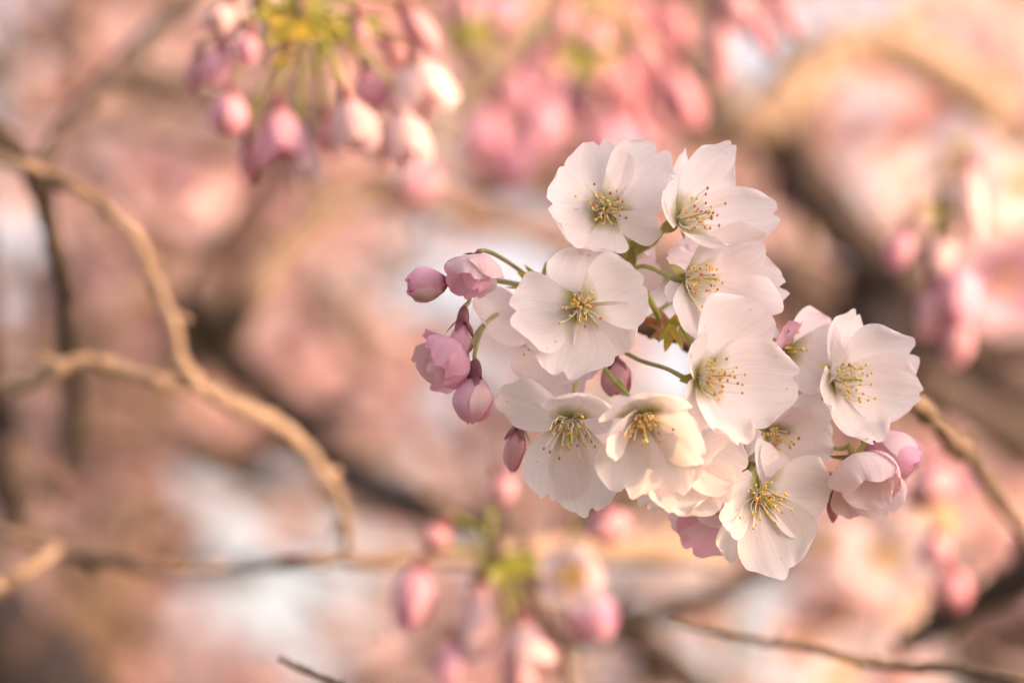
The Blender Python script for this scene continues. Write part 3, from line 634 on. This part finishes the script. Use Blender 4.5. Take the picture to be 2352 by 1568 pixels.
# bunch at the bottom
G5 = 'blurred bunch of buds at the bottom'; hub5 = (1140, 1290, 1.25)
for (lb, x, y, L, W, an, mt, vr, hb) in [
    ('round coral bud floating just below the pointed hanging bud', 1152, 1126, 70, 62, 12, 'petal_rose', 1, (1125, 1235, 1.25)),
    ('round coral bud above the ochre level branch', 1000, 1236, 66, 64, -30, 'petal_rose', 1, hub5),
    ('long mauve bud hanging outermost in the bottom bunch', 945, 1375, 150, 80, -14, 'petal_pink', 1, hub5),
    ('pale tall bud hanging straight below the bottom spur', 1092, 1430, 190, 76, -4, 'petal_shell', 1, hub5),
    ('mauve pink bud under the open blurred blossom at the bottom', 1362, 1420, 110, 104, 16, 'petal_pink', 1, hub5),
    ('pink bud under the largest hanging blossoms, out of focus', 1398, 1210, 84, 92, 20, 'petal_rose', 1, (1300, 1262, 1.3)),
    ('sunlit white-pink bud low in the bottom bunch', 1208, 1480, 120, 108, 8, 'petal_shell', 2, hub5),
    ('coral bud at the bottom edge under the sunlit one', 1190, 1556, 90, 70, 4, 'petal_rose', 1, hub5),
    ('dim mauve bud at the bottom edge beside the pale tall bud', 1035, 1530, 130, 60, -10, 'petal_pink', 0, hub5)]:
    soft_bud(lb, G5, (x, y), 1.25, L, W, an, hb, mt, vr)
bracts('dark green bracts on the spur of the bottom bunch', (1145, 1290), 1.25, 9, 95, 'bract_green', 12, 'bract clusters')
bracts('olive bracts beside the open blurred blossom at the bottom', (1210, 1290), 1.27, 6, 85, 'bract_green', 13, 'bract clusters')

def soft_blossom(label, c, D, axis, Lp, seed, mat='petal_blush', roll=0.0, group='open blossoms out of focus', hub=None, el=0.45):
    rng = random.Random(seed); ax = A3(DIR(*axis)); a, e, g_ = frame(ax); px = K * D; T = A3(P(c[0], c[1], D))
    root = empty('cherry_blossom', T); tag(root, label, 'blossom', group)
    for k in range(5):
        t = roll + 2 * math.pi * k / 5 + rng.uniform(-0.12, 0.12); q = el + rng.uniform(-0.15, 0.15); l = e * math.cos(t) + g_ * math.sin(t)
        d = l * math.cos(q) + a * math.sin(q)
        v, f, uv = petal_shape(T + l * 8 * px, T + d * Lp * rng.uniform(0.92, 1.05) * px, a, Lp * 0.88 * px, rng=rng, nu=11, nv=10); mesh_obj('petal', v, f, mat, root, T, uv)
    v, f = lathe(T - a * 42 * px, a, [(0, 5 * px), (20 * px, 11 * px), (40 * px, 13 * px), (42 * px, 8 * px)]); mesh_obj('calyx', v, f, 'calyx_olive', root, T)
    fb, an = Bag(), Bag()
    for i in range(20):
        t = i * 2.4; th = rng.uniform(0.1, 0.6); l = e * math.cos(t) + g_ * math.sin(t); d = a * math.cos(th) + l * math.sin(th); tp = T + d * rng.uniform(45, 80) * px
        v, f = tube([T + l * 5 * px, tp], [1.6 * px, 1.2 * px], 4); fb.add(v, f); an.add(tp + ICO_V * 5.5 * px, ICO_F)
    so = fb.build('stamens', ['filament'], root, T); so['kind'] = 'stuff'; ao = an.build('anthers', ['anther_gold'], so, T); ao['kind'] = 'stuff'
    if hub:
        pth = catmull([T - a * 40 * px, (T - a * 70 * px + A3(P(*hub))) / 2, A3(P(*hub))], 7); v, f = tube(pth, [5.5 * px] * len(pth), 7); mesh_obj('pedicel', v, f, 'stem_green', root, T)
    return root
for (lb, x, y, D, ax, Lp, sd, mt) in [
    ('open blurred blossom with golden centre above the bottom mauve bud', 1318, 1316, 1.24, (-0.2, -0.2, 1), 96, 1, 'petal_blush'),
    ('large pale blurred blossom with an amber eye below the half-open pink pair', 2030, 1265, 1.36, (0.1, -0.2, 1), 125, 2, 'petal_blush'),
    ('pale blurred blossom just below the tip of the lowest hanging petal', 1900, 1230, 1.40, (-0.3, -0.4, 0.8), 115, 3, 'petal_blush'),
    ('dusky blurred blossom facing down beneath the amber-eyed one', 1930, 1370, 1.42, (0.0, -0.8, 0.5), 125, 4, 'petal_shell'),
    ('blurred blossom facing away beside the amber-eyed one', 2060, 1410, 1.44, (0.6, -0.3, 0.4), 115, 5, 'petal_blush'),
    ('sunlit blurred blossom touching the bottom edge below the long thin twig', 1915, 1555, 1.36, (0.4, 0.1, 0.9), 110, 6, 'petal_blush'),
    ('golden-lit blurred blossom above the string of buds', 2205, 385, 1.36, (-0.3, 0.2, 0.9), 130, 7, 'petal_blush'),
    ('golden-lit blurred blossom at the picture edge beside the tall cream bud', 2330, 420, 1.38, (0.4, 0.0, 0.9), 110, 8, 'petal_white'),
    ('dim blurred blossom behind the string of buds', 2300, 620, 1.45, (0.2, -0.5, 0.8), 150, 9, 'petal_pink'),
    ('pale pink blurred blossom behind the half-open pink pair', 2160, 1075, 1.35, (0.3, -0.3, 0.9), 95, 10, 'petal_pink'),
    ('faint pale blossom blurred between the amber-eyed one and the coral buds', 2095, 1330, 1.45, (0.3, -0.1, 0.9), 110, 12, 'petal_blush'),
    ('faint blossom in the blur just above the long thin level twig', 1850, 1440, 1.5, (0.1, -0.5, 0.9), 120, 13, 'petal_shell'),
    ('faint sunlit blossom blurred under the rounded mauve bud', 2120, 1190, 1.5, (0.5, -0.1, 0.8), 110, 14, 'petal_blush'),
    ('pale blurred blossom at the bottom beside the broad brown branch', 1500, 1540, 1.45, (-0.3, -0.4, 0.9), 150, 11, 'petal_blush'),
    ]:
    soft_blossom(lb, (x, y), D + (0.22 if D > 1.3 else 0), ax, Lp, sd, mt, sd * 0.7)
for (lb, x, y, L, W, an, mt) in [
    ('coral bud at the foot of the steep dark branch', 2185, 1355, 96, 84, 10, 'petal_deep'),
    ('small coral bud above the one by the steep dark branch', 2150, 1265, 80, 66, 0, 'petal_rose'),
    ('rose bud under the sunlit spur of the main twig', 2140, 1120, 90, 110, 24, 'petal_rose')]:
    soft_bud(lb, 'coral buds beside the main twig', (x, y), 1.33, L, W, an, (2190, 1190, 1.35), mt, 1)

# ================================================================== THE SHARP CLUSTER
branch('twig', 'sunlit knobbly twig that carries the sharp blossom cluster', [(1385, 758, 16, 1.030), (1440, 748, 22, 1.028), (1500, 757, 30, 1.026), (1560, 775, 30, 1.028), (1640, 805, 27, 1.036), (1760, 850, 28, 1.04), (1880, 884, 30, 1.045), (2000, 900, 32, 1.055), (2110, 930, 36, 1.10), (2180, 1000, 42, 1.15), (2250, 1080, 38, 1.20), (2305, 1160, 34, 1.23), (2370, 1255, 36, 1.26), (2480, 1420, 38, 1.29)], 'bark_mid', 'main twig', 7, 0.30, 'twig')
HUB = (1425, 752, 1.03); HUB2 = (1255, 668, 1.022)
W_ = 'petal_white'; B_ = 'petal_blush'; K_ = 'petal_pink'
blossom('topmost white blossom facing out, with a broad front petal and dark-tipped stamens', (1389, 478), 1.0, (0.05, 0.16, 1), [
    (1376, 318, 128, -1), (1530, 343, 128, -1), (1522, 492, 120, -1, {'ruffle': 0.06}), (1338, 567, 150, 1, {'bow': 0.2, 'cup': 0.3}), (1258, 470, 142, 1, {'notch': 0.12})],
    [(1405, 560, 1.03), (1420, 650, 1.035), HUB], seed=3, gold=0.45)
blossom('topmost white blossom in profile, its stamens fanning towards a pointed petal', (1562, 506), 1.003, (0.80, 0.22, 0.58), [
    (1578, 345, 84, -1, {'fold': 0.25}), (1692, 331, 128, -1, {'L': 190}), (1792, 480, 112, -1, {'L': 215, 'notch': 0.05}), (1700, 560, 128, 1, {'L': 185, 'bow': 0.16}), (1530, 432, 100, 1, {'L': 150, 'cup': 0.4})],
    [(1500, 560, 1.02), (1440, 600, 1.025), (1400, 680, 1.03), HUB], Lp=190, seed=4, gold=0.25, slen=(70, 125), spread=(5, 38))
blossom('largest white blossom facing straight out, in the middle of the cluster', (1334, 703), 0.984, (-0.02, -0.06, 1), [
    (1345, 566, 134, -1, {'ruffle': 0.05}), (1478, 634, 148, 1, {'L': 160}), (1440, 815, 150, -1), (1285, 868, 158, 1, {'L': 172}), (1171, 734, 150, 1, {'L': 170})],
    [(1350, 700, 1.02), (1395, 735, 1.028), HUB], seed=5, gold=0.6, slen=(38, 80))
blossom('white blossom in profile with a curled front petal, under the topmost profile one', (1578, 640), 1.002, (0.78, -0.02, 0.62), [
    (1762, 552, 124, -1, {'L': 200}), (1812, 655, 130, -1, {'L': 240}), (1792, 738, 130, 1, {'L': 235, 'bow': 0.14, 'fold': 0.3}), (1592, 778, 84, 1, {'L': 155}), (1530, 668, 70, -1, {'L': 110, 'notch': 0.02})],
    [(1530, 632, 1.012), (1470, 612, 1.02), (1410, 660, 1.03), HUB], Lp=195, seed=6, gold=0.5, slen=(60, 115), spread=(5, 40))
blossom('big white profile blossom with one petal rim curling forward', (1606, 866), 0.984, (0.82, 0.05, 0.56), [
    (1765, 712, 190, -1, {'L': 226, 'bow': 0.12, 'fold': -0.2}), (1842, 885, 170, -1, {'L': 240}), (1722, 1016, 140, 1, {'L': 200, 'bow': 0.13}), (1601, 775, 90, 1, {'L': 150, 'cup': 0.5}), (1590, 985, 96, 1, {'L': 150, 'cup': 0.4})],
    [(1530, 846, 1.005), (1465, 825, 1.018), (1415, 790, 1.03), HUB], Lp=200, seed=7, gold=0.35, slen=(70, 125), spread=(5, 36), stem_mat='stem_olive')
blossom('white blossom standing apart at the end of the cluster, with bright yellow anthers', (1918, 872), 1.006, (0.66, 0.0, 0.75), [
    (1968, 711, 112, -1, {'L': 180}), (2108, 790, 150, -1, {'L': 205, 'notch': 0.10}), (2119, 905, 130, -1, {'L': 205}), (2028, 1012, 126, 1, {'L': 185}), (1893, 905, 84, 1, {'L': 120, 'cup': 0.4})],
    [(1880, 885, 1.035)], Lp=190, seed=8, gold=0.95, slen=(60, 120), spread=(5, 42))
blossom('white blossom nodding down, with a long wing-like side petal', (1312, 965), 0.985, (0.0, -0.62, 0.78), [
    (1138, 916, 118, -1, {'L': 180, 'notch': 0.02}), (1268, 1152, 132, -1, {'L': 190}), (1362, 1184, 128, -1, {'L': 215}), (1402, 985, 96, -1, {'L': 140}), (1335, 908, 138, 1, {'L': 120, 'bow': 0.25, 'cup': 0.45})],
    [(1320, 890, 1.01), (1330, 820, 1.02), (1380, 770, 1.03), HUB], Lp=180, seed=9, gold=0.4, slen=(55, 110), spread=(8, 45))
blossom('white nodding bell-like blossom with a sun patch on its lower petals', (1474, 957), 0.976, (0.10, -0.66, 0.74), [
    (1396, 1030, 110, 1, {'L': 150, 'cup': 0.4}), (1440, 1142, 136, -1, {'L': 190}), (1548, 1146, 140, -1, {'L': 205}), (1624, 1050, 124, 1, {'L': 190}), (1470, 915, 170, 1, {'L': 110, 'bow': 0.3, 'cup': 0.5})],
    [(1440, 905, 1.0), (1390, 845, 1.012), (1385, 790, 1.025), HUB], Lp=185, seed=10, gold=0.75, slen=(40, 85))
blossom('golden sunlit blossom turned away, peeping out from behind the bell-like one', (1560, 1050), 0.986, (0.55, -0.55, -0.25), [
    (1716, 1085, 140, 1, {'L': 165, 'n': (-0.2, 0.6, 0.8)}), (1648, 1174, 132, 1, {'L': 165, 'n': (-0.4, 0.5, 0.8)}), (1560, 1182, 110, 1, {'L': 165, 'n': (0, 0.4, 1)}), (1672, 1012, 90, 1, {'L': 150, 'n': (-0.3, 0.7, 0.7)}), (1480, 1172, 90, -1, {'L': 150, 'n': (0, 0.3, 1)})],
    [(1500, 960, 1.01), (1448, 915, 1.012), (1404, 838, 1.02), (1395, 790, 1.028), HUB], Lp=170, seed=11, stamens=0)
blossom('lowest open white blossom with yellow anthers and a long drooping petal', (1745, 1134), 0.994, (0.35, -0.30, 0.88), [
    (1912, 1142, 160, -1, {'L': 180}), (1822, 1316, 160, -1, {'L': 205}), (1690, 1300, 128, -1, {'L': 185}), (1655, 1168, 130, 1, {'L': 140, 'cup': 0.35}), (1795, 1042, 136, -1, {'L': 150})],
    [(1720, 1040, 1.03), (1690, 930, 1.04), (1680, 820, 1.038)], Lp=180, seed=12, gold=0.95, slen=(50, 105), spread=(10, 50))
blossom('blush blossom behind the big profile one, its pink inner petal showing', (1808, 802), 1.012, (0.35, 0.0, 0.9), [
    (1915, 742, 110, -1, {'mat': B_}), (1934, 838, 135, 1, {'mat': W_}), (1812, 745, 70, 1, {'mat': K_, 'L': 120}), (1830, 905, 100, -1), (1715, 800, 110, -1)],
    [(1790, 830, 1.035), (1760, 850, 1.04)], Lp=155, mat=B_, seed=13, stamens=8)
blossom('white blossom half hidden, with a narrow curled petal hanging in front', (1772, 992), 1.008, (0.45, -0.30, 0.82), [
    (1946, 908, 90, -1, {'L': 190, 'notch': 0.03}), (1914, 1040, 120, -1, {'L': 170}), (1815, 1072, 118, -1, {'L': 150}), (1757, 1092, 66, 1, {'L': 150, 'fold': 0.7, 'cup': 0.6}), (1850, 930, 80, 1, {'L': 130, 'mat': B_})],
    [(1750, 920, 1.03), (1720, 838, 1.038)], Lp=165, seed=14, stamens=20, gold=0.1, slen=(40, 80))
blossom('white blossom in profile behind the largest one, with a brown-flecked petal', (1262, 765), 1.016, (-0.45, -0.35, 0.6), [
    (1085, 688, 124, 1, {'L': 200, 'notch': 0.02, 'n': (-0.2, 0.7, 0.8)}), (1190, 810, 120, -1, {'L': 150, 'n': (0.3, 0.3, 1)}), (1248, 892, 130, 1, {'L': 150, 'n': (0.1, 0.2, 1)}), (1345, 893, 140, -1, {'L': 165, 'n': (0, 0.2, 1)}), (1190, 660, 90, -1, {'L': 150})],
    [(1300, 720, 1.03), (1340, 740, 1.03), HUB], Lp=160, mat=B_, seed=15, stamens=16, gold=0.9)
blossom('pale pink blossom seen from the back, behind the two topmost ones', (1440, 560), 1.022, (0.10, 0.35, -0.8), [
    (1395, 630, 110, -1, {'n': (0, 0.3, 1)}), (1462, 685, 116, 1, {'n': (0.3, 0.2, 1)}), (1500, 625, 90, -1, {'n': (0.4, 0.2, 1)}), (1330, 590, 90, -1, {'n': (-0.2, 0.2, 1)}), (1470, 470, 90, -1, {'n': (0, 0.2, 1)})],
    [(1430, 640, 1.035), (1425, 700, 1.032), HUB], Lp=125, mat=B_, seed=16, stamens=0)
blossom('pale pink blossom with a narrow petal, between the two profile blossoms', (1625, 622), 1.022, (-0.2, 0.1, 0.8), [
    (1535, 592, 56, 1, {'n': (0, 0.2, 1)}), (1560, 548, 80, -1, {'n': (0, 0.2, 1)}), (1660, 545, 100, -1), (1740, 600, 110, -1), (1560, 690, 60, 1)],
    [(1560, 680, 1.035), (1480, 735, 1.035), HUB], Lp=125, mat=B_, seed=17, stamens=0)
blossom('dusky pink blossom half opened, hanging under the sunlit one', (1655, 1170), 1.022, (-0.35, -0.75, 0.2), [
    (1538, 1205, 96, 1, {'n': (0.2, 0.5, 1), 'mat': B_}), (1592, 1272, 110, 1, {'n': (0.3, 0.4, 1), 'mat': K_}), (1640, 1262, 110, -1, {'n': (0.1, 0.4, 1), 'mat': B_}), (1700, 1262, 100, -1, {'n': (-0.1, 0.4, 1)}), (1625, 1200, 110, 1, {'L': 140, 'n': (0, 0.3, 1)})],
    [(1690, 1080, 1.035), (1690, 950, 1.04), (1670, 815, 1.038)], Lp=140, mat=B_, seed=18, stamens=0)
blossom('blush white blossom filling the gap behind the big profile one and the sunlit one', (1690, 1075), 1.018, (0.1, -0.3, 0.9), [
    (1770, 1005, 140, -1, {'mat': W_}), (1632, 1158, 150, 1), (1735, 1195, 140, -1), (1650, 978, 130, -1), (1815, 1095, 140, -1, {'mat': W_})],
    [(1680, 960, 1.035), (1650, 810, 1.037)], Lp=140, mat=B_, seed=19, stamens=0)

sharp_bud('pink bud pointing sideways, farthest out on its own stalk', (1022, 648), 1.004, (-1, -0.16, 0.35), 96, 80, 0.30, [(1070, 632, 1.015), (1130, 640, 1.02), (1190, 652, 1.022), HUB2], 31, n=4, mats=[K_, 'petal_shell', K_, K_], clen=30, cw=12)
blossom('pale pink bud nodding down under an arched orange-green stalk', (1096, 592), 0.998, (-0.25, -0.90, 0.35), [
    (1046, 640, 78, -1, {'cup': 0.55}), (1064, 686, 78, -1, {'cup': 0.5}), (1100, 684, 78, -1, {'cup': 0.5, 'mat': B_}), (1124, 636, 80, 1, {'L': 96, 'bow': 0.3, 'cup': 0.55, 'mat': 'petal_shell'}), (1072, 640, 92, 1, {'L': 92, 'bow': 0.34, 'cup': 0.55, 'mat': B_, 'curl': -0.05}), (1084, 668, 64, 1, {'L': 90, 'cup': 0.6})],
    [(1112, 576, 1.004), (1140, 586, 1.012), (1188, 616, 1.02), HUB2], Lp=100, mat=K_, seed=32, stamens=0, tube_len=18, calyx='calyx_purple', stem_mat='stem_olive', pk={'ruffle': 0.06, 'bow': 0.26}, group='pink buds of the sharp cluster', name='flower_bud', cat='flower bud', sep=0.55)
sharp_bud('slim pink bud hanging from a purple-brown calyx', (1062, 742), 1.0, (-0.12, -1, 0.2), 92, 48, 0.10, [(1078, 690, 1.003), (1085, 655, 1.012), (1130, 645, 1.02), HUB2], 33, n=3, mat=K_, clen=40, cw=15)
blossom('half-open mauve pink bud with ruffled rim beside the slim one', (1064, 806), 1.001, (-0.80, -0.50, 0.35), [
    (972, 792, 92, -1, {'cup': 0.5}), (953, 848, 90, -1, {'cup': 0.5, 'mat': 'petal_shell'}), (985, 886, 92, -1, {'cup': 0.5}), (1030, 884, 86, 1, {'L': 112, 'bow': 0.3, 'cup': 0.55, 'curl': 0.12}), (1000, 822, 96, 1, {'L': 108, 'bow': 0.34, 'cup': 0.55, 'curl': 0.10}), (985, 856, 70, 1, {'L': 105, 'cup': 0.6, 'mat': 'petal_shell'})],
    [(1095, 765, 1.012), (1122, 738, 1.018), (1200, 705, 1.025), HUB2], Lp=122, mat=K_, seed=34, stamens=0, tube_len=26, calyx='calyx_purple', stem_mat='stem_olive', pk={'ruffle': 0.08}, group='pink buds of the sharp cluster', name='flower_bud', cat='flower bud', sep=0.55)
sharp_bud('plump pink bud hanging lowest from the purple calyx and curved stalk', (1090, 868), 0.997, (-0.05, -1, 0.15), 106, 88, 0.12, [(1090, 815, 1.0), (1102, 770, 1.006), (1122, 736, 1.012), (1180, 700, 1.022), HUB2], 35, n=4, mats=[K_, 'petal_shell', K_, K_], clen=44, cw=17, nsep=3)
sharp_bud('narrow pointed rose bud under the wing-like petal', (1190, 985), 1.01, (-0.14, -1, 0.1), 104, 48, 0.0, [(1212, 915, 1.012), (1225, 880, 1.015), (1260, 810, 1.025), HUB], 36, n=3, mat='petal_rose', clen=64, cw=13)
sharp_bud('small coral bud behind two green stalks, under the largest blossom', (1412, 828), 1.02, (0.10, -1, 0.1), 82, 80, 0.25, [(1405, 790, 1.028), HUB], 37, n=4, mat='petal_rose', clen=20, cw=12)
blossom('half-open pale pink bloom with folded petals, lower of the end pair', (1962, 1050), 1.002, (0.30, -0.85, 0.45), [
    (1938, 1150, 112, -1, {'cup': 0.5, 'mat': B_}), (1985, 1192, 118, -1, {'cup': 0.45}), (2052, 1182, 112, -1, {'cup': 0.5, 'mat': B_}), (2080, 1112, 120, 1, {'L': 135, 'bow': 0.3, 'cup': 0.5, 'curl': 0.12}), (1990, 1110, 126, 1, {'L': 125, 'bow': 0.34, 'cup': 0.55, 'mat': B_, 'curl': 0.10}), (2020, 1172, 96, 1, {'L': 138, 'cup': 0.6, 'mat': B_})],
    [(1925, 1030, 1.012), (1900, 1010, 1.03), (1895, 910, 1.045)], Lp=158, mat='petal_shell', seed=38, stamens=0, tube_len=34, pk={'ruffle': 0.07})
sharp_bud('rounded mauve pink bud, upper of the end pair', (1990, 1003), 1.018, (0.85, -0.55, 0.2), 136, 118, 0.5, [(1960, 985, 1.035), (1930, 900, 1.048)], 39, n=5, mats=['petal_shell', K_, 'petal_shell', B_, K_], clen=24, cw=15)
sharp_bud('thin crimson closed bud dangling between the lowest blossom and the end pair', (1912, 1140), 1.012, (0.05, -1, 0.1), 60, 28, 0.0, [(1892, 1075, 1.018), (1885, 1020, 1.03), (1890, 900, 1.046)], 40, n=3, mat='petal_deep', clen=52, cw=13)

# bracts of the sharp cluster
def bract_leaf(label, parts, spurs=()):
    D = parts[0][4]; C = A3(P(parts[0][0], parts[0][1], D)); root = empty('bract_cluster', C); tag(root, label, 'bracts', 'bract clusters')
    for (x0, y0, x1, y1, D, w, mt) in parts:
        a, b = A3(P(x0, y0, D)), A3(P(x1, y1, D - 0.001)); v, f, uv = sepal_leaf(a, b - a, A3(DIR(0.2, 0.5, 1)), np.linalg.norm(b - a), w * K * D, 0.1, 7, 9); mesh_obj('bract', v, f, mt, root, C, uv)
        v, f, uv = sepal_leaf(a, b - a, A3(DIR(0.2, 0.5, -1)), np.linalg.norm(b - a) * 0.97, w * 0.9 * K * D, 0.12, 7, 9); mesh_obj('bract', v, f, mt, root, C, uv)
    return root
bract_leaf('yellow-green bracts with upright tips beside the largest blossom', [(1255, 668, 1190, 622, 1.012, 40, 'bract_gold'), (1250, 662, 1207, 606, 1.016, 24, 'bract_green'), (1244, 658, 1254, 600, 1.016, 16, 'bract_green'), (1262, 668, 1225, 632, 1.010, 26, 'bract_gold'), (1250, 665, 1160, 656, 1.016, 14, 'bract_green')])
bract_leaf('russet bud scales and green bracts on the twig under the profile blossom', [(1545, 762, 1462, 722, 1.020, 40, 'bract_russet'), (1540, 775, 1515, 705, 1.018, 36, 'bract_russet'), (1535, 762, 1568, 712, 1.020, 36, 'bract_gold'), (1545, 745, 1528, 808, 1.012, 34, 'bract_gold'), (1545, 755, 1570, 800, 1.012, 26, 'bract_gold'), (1560, 752, 1596, 800, 1.014, 18, 'bract_green'), (1535, 750, 1512, 786, 1.014, 22, 'bract_green'), (1540, 752, 1490, 778, 1.022, 26, 'bract_russet'), (1530, 745, 1575, 745, 1.014, 16, 'bract_green')])
pth = [A3(P(*q)) for q in [(1258, 672, 1.02), (1320, 705, 1.03), (1390, 748, 1.031), (1440, 752, 1.03)]]
v, f = tube(catmull(pth, 7), [5.8 * K] * 22, 9); o = mesh_obj('flower_stalk', v, f, 'stem_green', None, pth[0]); tag(o, 'green stalk joining the yellow-green bracts to the twig behind the largest blossom', 'stalk')
pth = [A3(P(*q)) for q in [(1484, 672, 1.012), (1505, 712, 1.014), (1522, 750, 1.022), (1530, 765, 1.03)]]
v, f = tube(catmull(pth, 7), [7.5 * K] * 22, 9); o = mesh_obj('flower_stalk', v, f, 'stem_green', None, pth[0]); tag(o, 'short thick green stalk rising from the russet bud scales', 'stalk')
